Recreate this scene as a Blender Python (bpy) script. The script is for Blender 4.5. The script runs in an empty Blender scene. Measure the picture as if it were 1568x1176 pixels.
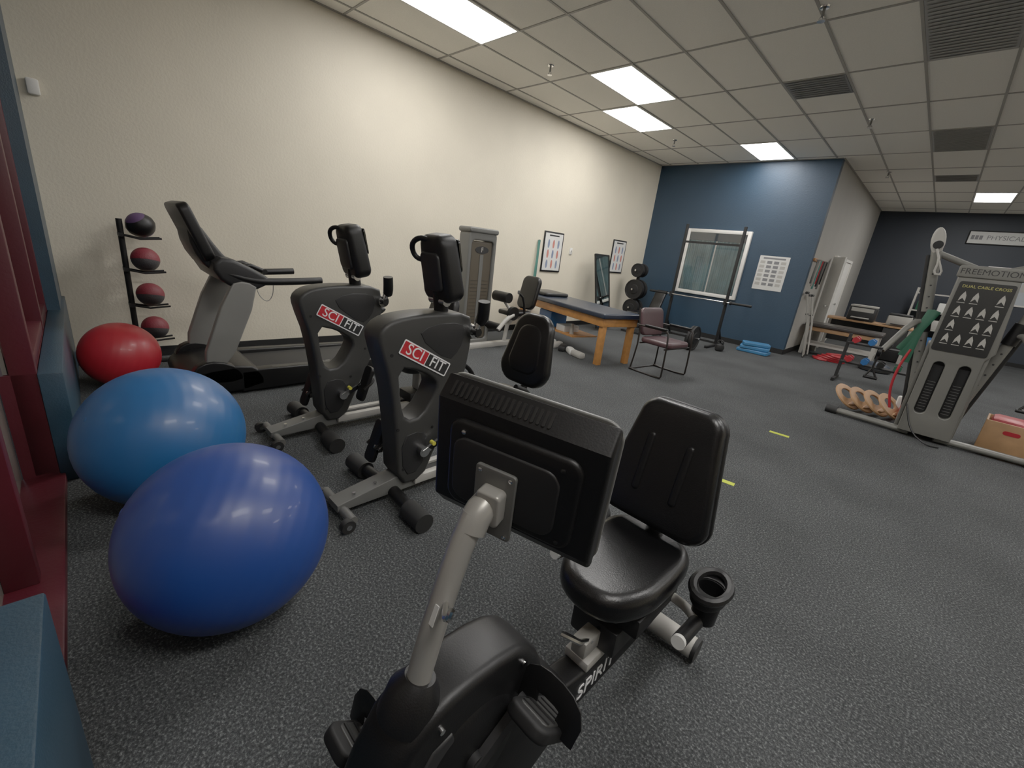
import bpy, bmesh, random
from math import *
from mathutils import Vector as V, Matrix
random.seed(4)
S=bpy.context.scene
COL=S.collection
# ---------------------------------------------------------------- materials
def lin(c):
    return tuple(((x/255)/12.92 if x/255<=.04045 else ((x/255+.055)/1.055)**2.4) for x in c)
MC={}
def pm(name,rgb,rough=.5,metal=0,var=.0,vs=8,bump=0,bs=60,coat=0,spec=.5):
    if name in MC: return MC[name]
    m=bpy.data.materials.new(name); m.use_nodes=True; nt=m.node_tree; N=nt.nodes; L=nt.links
    b=N['Principled BSDF']; c=lin(rgb)
    b.inputs['Roughness'].default_value=rough; b.inputs['Metallic'].default_value=metal
    b.inputs['Coat Weight'].default_value=coat; b.inputs['Specular IOR Level'].default_value=spec
    tc=N.new('ShaderNodeTexCoord')
    n=N.new('ShaderNodeTexNoise'); n.inputs['Scale'].default_value=vs; n.inputs['Detail'].default_value=4
    L.new(tc.outputs['Object'],n.inputs['Vector'])
    r=N.new('ShaderNodeValToRGB'); v=max(var,.03)
    r.color_ramp.elements[0].position=.3; r.color_ramp.elements[1].position=.7
    r.color_ramp.elements[0].color=tuple(x*(1-v) for x in c)+(1,)
    r.color_ramp.elements[1].color=tuple(min(1,x*(1+v)) for x in c)+(1,)
    L.new(n.outputs['Fac'],r.inputs['Fac']); L.new(r.outputs['Color'],b.inputs['Base Color'])
    if bump:
        n2=N.new('ShaderNodeTexNoise'); n2.inputs['Scale'].default_value=bs; n2.inputs['Detail'].default_value=3
        L.new(tc.outputs['Object'],n2.inputs['Vector'])
        bp=N.new('ShaderNodeBump'); bp.inputs['Strength'].default_value=bump; bp.inputs['Distance'].default_value=.01
        L.new(n2.outputs['Fac'],bp.inputs['Height']); L.new(bp.outputs['Normal'],b.inputs['Normal'])
    MC[name]=m; return m
def emat(name,rgb,s):
    m=bpy.data.materials.new(name); m.use_nodes=True; b=m.node_tree.nodes['Principled BSDF']
    b.inputs['Base Color'].default_value=(.9,.9,.9,1)
    b.inputs['Emission Color'].default_value=lin(rgb)+(1,); b.inputs['Emission Strength'].default_value=s
    return m
def carpet():
    m=bpy.data.materials.new('carpet_charcoal'); m.use_nodes=True; nt=m.node_tree; N=nt.nodes; L=nt.links
    b=N['Principled BSDF']; b.inputs['Roughness'].default_value=.95; b.inputs['Specular IOR Level'].default_value=.12
    tc=N.new('ShaderNodeTexCoord')
    n=N.new('ShaderNodeTexNoise'); n.inputs['Scale'].default_value=110; n.inputs['Detail'].default_value=4; n.inputs['Roughness'].default_value=.75
    n3=N.new('ShaderNodeTexNoise'); n3.inputs['Scale'].default_value=1.1; n3.inputs['Detail'].default_value=6
    for q in(n,n3): L.new(tc.outputs['Object'],q.inputs['Vector'])
    r=N.new('ShaderNodeValToRGB'); e=r.color_ramp.elements
    e[0].position=.38; e[0].color=lin((36,37,38))+(1,); e[1].position=.72; e[1].color=lin((134,137,136))+(1,)
    x=e.new(.54); x.color=lin((63,65,66))+(1,)
    L.new(n.outputs['Fac'],r.inputs['Fac'])
    r2=N.new('ShaderNodeValToRGB'); r2.color_ramp.elements[0].position=.33; r2.color_ramp.elements[0].color=(.70,.70,.70,1)
    r2.color_ramp.elements[1].position=.6; r2.color_ramp.elements[1].color=(1,1,1,1)
    L.new(n3.outputs['Fac'],r2.inputs['Fac'])
    mx=N.new('ShaderNodeMix'); mx.data_type='RGBA'; mx.blend_type='MULTIPLY'; mx.inputs[0].default_value=1
    L.new(r.outputs['Color'],mx.inputs[6]); L.new(r2.outputs['Color'],mx.inputs[7]); L.new(mx.outputs[2],b.inputs['Base Color'])
    bp=N.new('ShaderNodeBump'); bp.inputs['Strength'].default_value=.4; bp.inputs['Distance'].default_value=.006
    L.new(n.outputs['Fac'],bp.inputs['Height']); L.new(bp.outputs['Normal'],b.inputs['Normal'])
    return m
def glassm():
    m=bpy.data.materials.new('window_glass'); m.use_nodes=True; nt=m.node_tree; N=nt.nodes; L=nt.links
    N.remove(N['Principled BSDF']); o=N['Material Output']
    t=N.new('ShaderNodeBsdfTransparent'); g=N.new('ShaderNodeBsdfGlossy'); g.inputs['Roughness'].default_value=.03
    f=N.new('ShaderNodeFresnel'); x=N.new('ShaderNodeMixShader')
    L.new(f.outputs[0],x.inputs[0]); L.new(t.outputs[0],x.inputs[1]); L.new(g.outputs[0],x.inputs[2]); L.new(x.outputs[0],o.inputs[0])
    return m
WALL=pm('wall_cream_paint',(214,205,184),.6,var=.02,vs=2,bump=.25,bs=45,spec=.3)
GREYW=pm('wall_greige_paint',(150,147,140),.7,var=.02,vs=2,bump=.2,bs=45)
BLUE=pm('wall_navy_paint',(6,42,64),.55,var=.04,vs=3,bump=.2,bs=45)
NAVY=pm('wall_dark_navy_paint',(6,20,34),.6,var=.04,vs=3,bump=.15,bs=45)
CEIL=pm('ceiling_tile',(240,236,226),.9,var=.04,vs=90,bump=.3,bs=150)
GRID=pm('ceiling_tbar',(150,147,140),.6)
CARP=carpet()
BLK=pm('black_plastic',(9,9,10),.42,var=.05,bump=.06,bs=300,spec=.28)
BLK2=pm('black_matte',(8,8,9),.65,spec=.3)
LEA=pm('black_vinyl',(7,7,8),.3,var=.05,bump=.08,bs=220,spec=.35)
DG=pm('graphite_plastic',(40,40,39),.45,var=.03,bump=.05,bs=300,spec=.35)
DG2=pm('dark_grey_plastic',(26,26,27),.48,spec=.32)
SIL=pm('silver_paint',(156,153,146),.35,metal=.4,var=.03)
LGR=pm('light_grey_paint',(166,163,156),.45,var=.03)
CHR=pm('chrome',(215,215,215),.15,metal=1)
MGR=pm('mid_grey_metal',(90,90,87),.42,metal=.1)
TGR=pm('treadmill_grey',(122,121,117),.42,metal=.1)
WOOD=pm('maple_wood',(182,118,56),.45,var=.18,vs=14)
TAN=pm('tan_wood',(166,122,80),.5,var=.12,vs=10)
RED=pm('maroon_paint',(66,12,22),.45,var=.06,vs=5,bump=.1)
TEAL=pm('teal_paint',(30,54,70),.4,var=.08,vs=12,bump=.15,bs=120)
WHT=pm('white_paint',(220,218,212),.5)
PAP=pm('paper_white',(205,205,201),.7)
RUB=pm('black_rubber',(9,9,9),.7)
# ---------------------------------------------------------------- mesh helpers
def fin(name,me,mat,g=None,M=None,ang=35):
    if M is not None: me.transform(M)
    if mat: me.materials.clear(); me.materials.append(mat)
    me.polygons.foreach_set('use_smooth',[True]*len(me.polygons))
    try: me.set_sharp_from_angle(angle=radians(ang))
    except Exception: pass
    o=bpy.data.objects.new(name,me); COL.objects.link(o)
    if g is not None: o.parent=g
    return o
def G(name,loc=(0,0,0),rz=0):
    e=bpy.data.objects.new(name,None); e.empty_display_size=.1; e.location=loc; e.rotation_euler=(0,0,rz); COL.objects.link(e); return e
def bm2(name,bm,mat,g=None,M=None,ang=35):
    me=bpy.data.meshes.new(name); bmesh.ops.recalc_face_normals(bm,faces=bm.faces); bm.to_mesh(me); bm.free()
    return fin(name,me,mat,g,M,ang)
def rot(rx=0,ry=0,rz=0): 
    return Matrix.Rotation(rz,4,'Z')@Matrix.Rotation(ry,4,'Y')@Matrix.Rotation(rx,4,'X')
def box(name,size,c,mat,g=None,bev=0,R=None,seg=2):
    bm=bmesh.new(); bmesh.ops.create_cube(bm,size=1)
    bmesh.ops.scale(bm,vec=size,verts=bm.verts)
    if bev: bmesh.ops.bevel(bm,geom=bm.edges[:],offset=min(bev,min(size)*.49),segments=seg,affect='EDGES',profile=.5)
    return bm2(name,bm,mat,g,Matrix.Translation(c)@(R if R is not None else Matrix()))
def bx(name,a,b,mat,g=None,bev=0):
    return box(name,[abs(b[i]-a[i]) for i in range(3)],[(a[i]+b[i])/2 for i in range(3)],mat,g,bev)
def chai(P,it=2,closed=False):
    P=[V(p) for p in P]
    for _ in range(it):
        Q=[]; n=len(P)
        if not closed: Q.append(P[0])
        for i in range(n if closed else n-1):
            a,b=P[i],P[(i+1)%n]; Q+= [a.lerp(b,.25),a.lerp(b,.75)]
        if not closed: Q.append(P[-1])
        P=Q
    return P
def tube(name,P,r,mat,g=None,n=12,sm=0,r2=None,flat=1):
    P=chai(P,sm) if sm else [V(p) for p in P]
    bm=bmesh.new(); rings=[]; N=len(P); up=None
    for i,p in enumerate(P):
        t=(P[min(i+1,N-1)]-P[max(i-1,0)]).normalized()
        if up is None:
            up=V((0,0,1)) if abs(t.z)<.9 else V((0,1,0))
        u=(up-t*up.dot(t)).normalized(); w=t.cross(u); up=u
        k=1
        if 0<i<N-1:
            c=(P[i]-P[i-1]).normalized().dot((P[i+1]-P[i]).normalized()); k=1/max(.6,sqrt((1+max(-.5,c))/2))
        rr=r if r2 is None else r+(r2-r)*i/(N-1)
        rings.append([bm.verts.new(p+(u*cos(2*pi*j/n)*flat+w*sin(2*pi*j/n))*rr*k) for j in range(n)])
    for a,b in zip(rings,rings[1:]):
        for j in range(n): bm.faces.new((a[j],a[(j+1)%n],b[(j+1)%n],b[j]))
    bm.faces.new(rings[0]); bm.faces.new(rings[-1])
    return bm2(name,bm,mat,g,None,40)
def cyl(name,a,b,r,mat,g=None,n=24,r2=None): return tube(name,[a,b],r,mat,g,n,0,r2)
def lathe(name,prof,mat,g=None,M=None,n=40,ang=35):
    bm=bmesh.new(); R=[]
    for r,z in prof: R.append([bm.verts.new((max(r,1e-4)*cos(2*pi*j/n),max(r,1e-4)*sin(2*pi*j/n),z)) for j in range(n)])
    for a,b in zip(R,R[1:]):
        for j in range(n): bm.faces.new((a[j],a[(j+1)%n],b[(j+1)%n],b[j]))
    bm.faces.new(R[0]); bm.faces.new(R[-1])
    return bm2(name,bm,mat,g,M,ang)
def frame(o,ax,ay):
    ax=V(ax).normalized(); ay=V(ay); ay=(ay-ax*ay.dot(ax)).normalized(); az=ax.cross(ay)
    return Matrix(((ax.x,ay.x,az.x,o[0]),(ax.y,ay.y,az.y,o[1]),(ax.z,ay.z,az.z,o[2]),(0,0,0,1)))
def YZ(x): return frame((x,0,0),(0,1,0),(0,0,1))     # 2d x->Y, y->Z, normal +X
def XZ(y): return frame((0,y,0),(1,0,0),(0,0,1))     # 2d x->X, y->Z, normal -Y
def conv(cu,name):
    o=bpy.data.objects.new('tmp',cu); COL.objects.link(o)
    dg=bpy.context.evaluated_depsgraph_get(); dg.update()
    me=bpy.data.meshes.new_from_object(o.evaluated_get(dg)); me.name=name
    bpy.data.objects.remove(o); return me
def prism(name,P,t,mat,g=None,M=None,holes=(),bev=0,sm=0,br=3,ang=35):
    cu=bpy.data.curves.new(name,'CURVE'); cu.dimensions='2D'; cu.fill_mode='BOTH'
    for Q in [P]+list(holes):
        Q=[(q[0],q[1],0) for q in Q]
        if sm: Q=chai(Q,sm,True)
        s=cu.splines.new('POLY'); s.points.add(len(Q)-1)
        for i,q in enumerate(Q): s.points[i].co=(q[0],q[1],0,1)
        s.use_cyclic_u=True
    cu.extrude=max(t/2-bev,0.0001); cu.bevel_depth=bev; cu.bevel_resolution=br; cu.offset=-bev
    me=conv(cu,name)
    bm=bmesh.new(); bm.from_mesh(me); bmesh.ops.remove_doubles(bm,verts=bm.verts,dist=1e-5); bm.to_mesh(me); bm.free()
    return fin(name,me,mat,g,M,ang)
def rrect(w,h,r,cx=0,cy=0,n=6,w2=None):
    P=[]; w2=w if w2 is None else w2
    for sx,sy,a0 in((1,1,0),(-1,1,90),(-1,-1,180),(1,-1,270)):
        ww=(w2 if sy>0 else w)/2
        for i in range(n+1):
            a=radians(a0+90*i/n); P.append((cx+sx*(ww-r)+r*cos(a),cy+sy*(h/2-r)+r*sin(a)))
    return P
def text(name,s,size,mat,g,M,ext=.001,ax='CENTER'):
    cu=bpy.data.curves.new(name,'FONT'); cu.body=s; cu.size=size; cu.extrude=ext; cu.align_x=ax; cu.align_y='CENTER'
    return fin(name,conv(cu,name),mat,g,M)
def ball(name,c,r,mat,g=None,sz=1,rotm=None,seg=64):
    bm=bmesh.new(); bmesh.ops.create_uvsphere(bm,u_segments=seg,v_segments=seg//2,radius=r)
    M=Matrix.Translation(c)@(rotm if rotm is not None else Matrix())@Matrix.Diagonal((1,1,sz,1))
    return bm2(name,bm,mat,g,M,180)
T=Matrix.Translation
# ---------------------------------------------------------------- camera
f,pt,ro,ya=650.3,radians(17.78),radians(6.80),radians(43.04)
fh=V((-sin(ya),cos(ya),0)); R0=V((cos(ya),sin(ya),0)); z=V((0,0,1))
F=fh*cos(pt)-z*sin(pt); U0=fh*sin(pt)+z*cos(pt)
Rr=R0*cos(ro)+U0*sin(ro); Ur=-R0*sin(ro)+U0*cos(ro)
cam=bpy.data.cameras.new('camera'); co=bpy.data.objects.new('camera',cam); COL.objects.link(co)
co.matrix_world=Matrix(((Rr.x,Ur.x,-F.x,0),(Rr.y,Ur.y,-F.y,0),(Rr.z,Ur.z,-F.z,1.45),(0,0,0,1)))
cam.sensor_width=36; cam.lens=36*f/1568; cam.clip_start=.02; cam.clip_end=60
S.camera=co
# ---------------------------------------------------------------- room
H=3.6; XL=-5.4; YB=9.93; XS=-1.94; YF=16.5; XR=6.0
bx('floor',(-6,-2,-.1),(6.3,17,0),CARP)
bx('ceiling',(-6,-2,H),(6.3,17,H+.1),CEIL)
bx('wall_left',(XL-.15,-.6,0),(XL,YB+.2,H),WALL)
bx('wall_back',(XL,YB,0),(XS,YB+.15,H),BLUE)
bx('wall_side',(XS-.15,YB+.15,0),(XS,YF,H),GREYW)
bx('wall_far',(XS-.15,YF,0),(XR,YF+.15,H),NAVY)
bx('wall_right',(XR,-.6,0),(XR+.15,YF,H),WALL)
bx('baseboard_left',(XL,-.05,0),(XL+.012,YB,.1),BLK2)
bx('baseboard_back',(XL+.012,YB-.012,0),(XS,YB,.1),BLK2)
bx('baseboard_side',(XS,YB,0),(XS+.012,11.7,.1),BLK2)
bx('baseboard_far',(XS,YF-.012,0),(XR,YF,.1),BLK2)
# suspended grid
bm=bmesh.new()
def addb(bm,a,b):
    r=bmesh.ops.create_cube(bm,size=1); vs=r['verts']
    for v in vs:
        v.co=V([(a[i]+b[i])/2+v.co[i]*abs(b[i]-a[i]) for i in range(3)])
xs=[-.78+.625*k for k in range(-8,12)]; ys=[4.89+1.22*k for k in range(-4,10)]
for x in xs:
    if XL<x<XR: addb(bm,(x-.012,-.3,H-.006),(x+.012,YB if x<XS else YF,H+.001))
for y in ys: addb(bm,(XL if y<YB else XS,y-.012,H-.0065),(XR,y+.012,H+.001))
addb(bm,(XL,-.1,H-.008),(XL+.03,YB,H)); addb(bm,(XL,YB-.03,H-.008),(XS,YB,H)); addb(bm,(XS,YB,H-.008),(XS+.03,YF,H))
bm2('trim_1',bm,GRID)
LM=emat('light_diffuser',(255,252,248),15.5)
def panel(x,y,k):
    g=G('ceiling_light_panel',(x,y,H))
    bx('diffuser',(-.285,-.585,-.012),(.285,.585,-.008),LM,g)
    for i,(a,b) in enumerate((((-.3125,-.61,-.016),(-.285,.61,-.001)),((.285,-.61,-.016),(.3125,.61,-.001)),((-.285,-.61,-.016),(.285,-.585,-.001)),((-.285,.585,-.016),(.285,.61,-.001)))):
        bx('rim_%d'%i,a,b,WHT,g)
gx=lambda k:-.78+.625*k+.3125
for x,y in((gx(-6),3.06),(gx(-5),5.5),(gx(-6),6.72),(gx(-4),9.16),(gx(-2),3.06),(gx(1),14.04),(gx(3),3.06),(gx(3),7.94),(gx(3),11.6),(gx(7),5.5),(gx(7),10.38),(gx(2),.62)):  # latter half of the list: unseen panels, added out of view as extra room light
    panel(x,y,0)
DV=pm('vent_grey',(150,150,148),.6); DVD=pm('vent_dark_grey',(118,119,120),.6)
def vent(x0,y0,x1,y1,m=DV):
    g=G('ceiling_vent',((x0+x1)/2,(y0+y1)/2,H)); w=(x1-x0)/2-.015; h=(y1-y0)/2-.015
    bx('plate',(-w,-h,-.008),(w,h,-.001),m,g)
    n=int(2*h/.06)
    for i in range(n):
        y=-h+.03+i*2*h/n; box('slat_%d'%i,(2*w-.04,.03,.003),(0,y,-.012),m,g,0,rot(rx=.25))
vent(-2.03,6.11,-1.405,6.72,DVD); vent(-.78,4.89,-.155,6.11); vent(-.78,8.55,-.155,9.77); vent(-.78,11.6,-.155,12.2)
def sprk(x,y):
    g=G('fire_sprinkler',(x,y,H))
    lathe('escutcheon',[(.04,0),(.035,-.012),(.012,-.014)],CHR,g)
    cyl('stem',(0,0,-.012),(0,0,-.07),.011,MGR,g); lathe('deflector',[(.03,-.1),(.03,-.104)],CHR,g)
    tube('frame_1',[(.011,0,-.07),(.022,0,-.085),(.006,0,-.1)],.004,CHR,g,6); tube('frame_2',[(-.011,0,-.07),(-.022,0,-.085),(-.006,0,-.1)],.004,CHR,g,6)
for x,y in((-4.18,4.49),(-1.37,4.66),(-1.35,7.82),(-4.2,8.0),(-1.4,11.2)): sprk(x,y)
# window (front) wall, slightly skewed to the room
PV=T((-1.22,-.14,0))@Matrix.Rotation(-.014,4,'Z')
def w(name,a,b,mat,bev=0):
    o=bx(name,a,b,mat,None,bev); o.matrix_world=PV; return o
w('wall_front',(0,-.35,0),(7.25,-.0,.6),TEAL,.006)
w('wall_front.001',(-4.3,-.07,0),(-1.77,0.02,.6),TEAL,.006)
w('wall_front.002',(-4.3,-.3,.6),(-3.5,.0,H),TEAL)
w('wall_front.003',(-3.5,-.3,2.9),(7.25,-.05,H),WALL)
w('wall_front.004',(-4.3,-.2,0),(-1.785,-.072,.598),RED)
w('trim_2',(-1.785,-.25,0),(0,-.05,.05),RED,.006)
k=3
for u in(-3.46,-2.82,-1.82,-.88,.1,1.2,2.3,3.4,4.5,5.6,6.7):
    dv=-.045 if u==-.88 else 0
    w('trim_%d'%k,(u-.035,-.16+dv,.6 if (u>0 or u<-1.9) else .05),(u+.035,-.07+dv,2.9),RED,.004); k+=1
for a,b in((-3.5,-1.8),(0,7.2)):
    w('trim_%d'%k,(a,-.155,.6),(b,-.075,.66),RED,.004); k+=1
w('trim_%d'%k,(-3.5,-.205,2.83),(7.2,-.075,2.9),RED,.004)
GL=pm('storefront_glass_greige',(112,107,100),.12,var=.1,vs=1.5)  # opaque grey-beige panes, nothing modelled behind them
w('window_1',(-3.5,-.18,.6),(-1.8,-.165,2.9),GL); w('window_2',(-1.8,-.22,.05),(0,-.205,2.9),GL); w('window_3',(0,-.18,.6),(7.2,-.165,2.9),GL)
g=G('motion_sensor',(XL,.0,2.2)); box('body',(.05,.07,.11),(.025,0,0),WHT,g,.012)
# back wall window
g=G('window_4',(-3.75,YB,1.6)); 
for i,(a,b) in enumerate((((-.67,-.07,-.69),(-.60,-.0,.69)),((.60,-.07,-.69),(.67,0,.69)),((-.60,-.07,.62),(.60,0,.69)),((-.60,-.07,-.69),(.60,0,-.62)),((-.02,-.035,-.62),(.015,0,.62)))): bx('frame_%d'%i,a,b,WHT,g,.005)
bx('glass',(-.60,-.055,-.62),(.60,-.053,.62),glassm(),g)
CUR=pm('curtain_sage',(88,118,124),.8,var=.35,vs=2.2); CUR2=pm('valance_dark',(36,52,62),.7)
bm=bmesh.new(); n=260; top=[];bot=[]
for i in range(n+1):
    x=-.595+1.19*i/n; y=-.025+.016*sin(i*.34)+.006*sin(i*.17+1); top.append(bm.verts.new((x,y,.5)));bot.append(bm.verts.new((x,y,-.61)))
for i in range(n): bm.faces.new((bot[i],bot[i+1],top[i+1],top[i]))
bm2('curtain',bm,CUR,g); bx('valance',(-.595,-.05,.46),(.595,-.005,.62),CUR2,g)
# doors on side wall
def door(name,y0,y1,zt):
    g=G(name,(XS,y0,0)); d=y1-y0
    bx('leaf',(.0,.06,.01),(.035,d-.06,zt-.06),WHT,g,.004)
    for i,(a,b) in enumerate((((0,0,0),(.06,.06,zt)),((0,d-.06,0),(.06,d,zt)),((0,.06,zt-.06),(.06,d-.06,zt)))): bx('jamb_%d'%i,a,b,WHT,g)
    lathe('knob',[(.012,0),(.012,.04),(.03,.05),(.03,.07),(.01,.08)],CHR,g,frame((.035,.14,1),(0,1,0),(0,0,1)))
door('door_1',12.0,13.0,2.08); door('door_2',13.3,14.3,2.08)
g=G('door_3',(XS+.03,11.75,0),-.9); bx('leaf',(.0,0,.01),(.42,.035,2.03),WHT,g,.004); lathe('knob',[(.012,0),(.012,.04),(.03,.05),(.03,.07),(.01,.08)],CHR,g,frame((.36,0,1),(1,0,0),(0,0,1)))
# ---------------------------------------------------------------- exercise balls
def ballmat(n,rgb):
    m=pm(n,rgb,.40,var=.04,vs=3,coat=.06); nt=m.node_tree; N=nt.nodes; L=nt.links
    tc=N.new('ShaderNodeTexCoord'); wv=N.new('ShaderNodeTexWave'); wv.wave_type='BANDS'; wv.bands_direction='Z'; wv.inputs['Scale'].default_value=7; wv.inputs['Distortion'].default_value=0
    bp=N.new('ShaderNodeBump'); bp.inputs['Strength'].default_value=.14; bp.inputs['Distance'].default_value=.004
    L.new(tc.outputs['Object'],wv.inputs['Vector']); L.new(wv.outputs['Fac'],bp.inputs['Height']); L.new(bp.outputs['Normal'],N['Principled BSDF'].inputs['Normal'])
    return m
def exball(c,r,mat,rx,ry):
    g=G('exercise_ball',c); g.rotation_euler=(rx,ry,0)
    ball('shell',(0,0,0),r,mat,g)
    lathe('valve_plug',[(.001,r+.002),(.010,r+.001),(.013,r-.003)],mat,g)
exball((-2.55,.225,.346),.346,ballmat('blue_ball_vinyl',(22,84,144)),.9,.5)
exball((-1.59,.285,.331),.331,ballmat('royal_ball_vinyl',(20,54,126)),1.0,-.5)
exball((-4.57,.20,.258),.258,ballmat('red_ball_vinyl',(180,30,40)),1.2,.3)
# ---------------------------------------------------------------- medicine ball rack
g=G('medicine_ball_rack',(-5.18,.36,0))
tube('post',[(0,.0,.02),(0,-.0,1.3)],.022,BLK2,g); bx('base',(-.18,-.03,0),(.18,.03,.03),BLK2,g,.008); bx('base_2',(-.03,-.03,0),(.03,.36,.03),BLK2,g,.008)
MR=pm('ball_red_rubber',(120,28,40),.6,var=.05,bump=.2,bs=80); MK=pm('ball_charcoal_rubber',(46,44,46),.65,bump=.2,bs=80); MP=pm('ball_purple_rubber',(74,48,90),.6)
for i,(zz,m) in enumerate(((1.26,MP),(.965,MR),(.65,MR),(.34,MR))):
    for s in(-1,1): tube('cradle_%d_%d'%(i,s),[(s*.05,0,zz-.09),(s*.06,.12,zz-.115),(s*.06,.27,zz-.10)],.009,BLK2,g,8)
    bx('crossarm_%d'%i,(-.07,-.02,zz-.105),(.07,.01,zz-.075),BLK2,g)
    ball('ball_%d'%i,(0,.14,zz),.104,MK if i else m,g,seg=32)
    if i:
        b=ball('ball_band_%d'%i,(0,.14,zz),.1055,m,g,seg=32)
        bm=bmesh.new(); bm.from_mesh(b.data); bmesh.ops.bisect_plane(bm,geom=bm.verts[:]+bm.edges[:]+bm.faces[:],plane_co=(0,.14,zz-.01),plane_no=(.25,-.1,-1),clear_outer=True); bm.to_mesh(b.data); bm.free()
    else:
        lathe('ball_band_0',[(.078,-.07),(.092,-.05),(.107,-.02),(.107,.02),(.092,.05),(.078,.07)],BLK,g,T((0,.14,zz))@rot(rx=.5,ry=.4))
# ---------------------------------------------------------------- treadmill
g=G('treadmill',(-4.35,0,0))
prism('motor_hood',[(.52,.03),(.50,.14),(.60,.235),(.95,.26),(1.08,.17),(1.08,.03)],.80,BLK,g,YZ(0),bev=.02,sm=1)
for s in(-1,1):
    prism('side_rail_%d'%s,[(.9,.02),(.9,.2),(1.1,.205),(2.24,.185),(2.27,.04)],.11,BLK,g,YZ(s*.345),bev=.012)
    box('tread_strip_%d'%s,(.05,1.0,.004),(s*.345,1.65,.195),DG,g,0,rot(rx=-.016))
bx('belt_deck',(-.3,1.0,.1),(.3,2.24,.165),RUB,g,.01); cyl('rear_roller',(-.3,2.22,.12),(.3,2.22,.12),.045,BLK2,g)
for i in range(6): bx('belt_logo_%d'%i,(.2,1.5+i*.06,.1655),(.24,1.54+i*.06,.167),LGR,g)
for s in(-1,1):
    prism('upright_%d'%s,[(.61,.2),(.81,.2),(1.09,.88),(.99,.95),(.87,.92)],.075,TGR,g,YZ(s*.34),bev=.014,sm=1)
    prism('foot_cover_%d'%s,[(.54,.12),(.58,.26),(.68,.31),(.82,.28),(.92,.2),(.92,.1)],.1,BLK,g,YZ(s*.35),bev=.015,sm=1)
    tube('side_handrail_%d'%s,[(s*.34,.86,1.0),(s*.35,1.05,.94),(s*.35,1.3,.945),(s*.35,1.6,.965)],.030,BLK,g,sm=2)
prism('console_base',[(.76,1.06),(.86,1.14),(1.12,1.01),(1.20,.94),(1.04,.86),(.84,.91)],.74,DG2,g,YZ(0),bev=.03,sm=1)
prism('console_stalk',[(.66,1.34),(.73,1.37),(.86,1.16),(.93,1.08),(.88,.97),(.77,1.01),(.68,1.16)],.46,DG2,g,YZ(0),bev=.025,sm=1)
prism('display',rrect(.58,.43,.06),.08,BLK,g,frame((0,.715,1.285),(-1,0,0),(0,-.38,1)),bev=.02)
prism('screen',rrect(.40,.26,.02),.01,pm('screen_black',(8,9,10),.12),g,frame((0,.755,1.30),(-1,0,0),(0,-.38,1)))
cyl('sensor_bar',(-.14,1.2,1.0),(.14,1.2,1.0),.022,BLK,g); 
for s in(-1,1): tube('sensor_grip_%d'%s,[(s*.12,1.0,.97),(s*.13,1.06,1.06),(s*.12,1.2,1.0)],.02,BLK,g,sm=1)
tube('safety_cord',[(.2,1.1,.92),(.22,1.12,.8),(.24,1.18,.75),(.26,1.22,.82),(.28,1.22,.93)],.004,LGR,g,6,sm=2)
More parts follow.
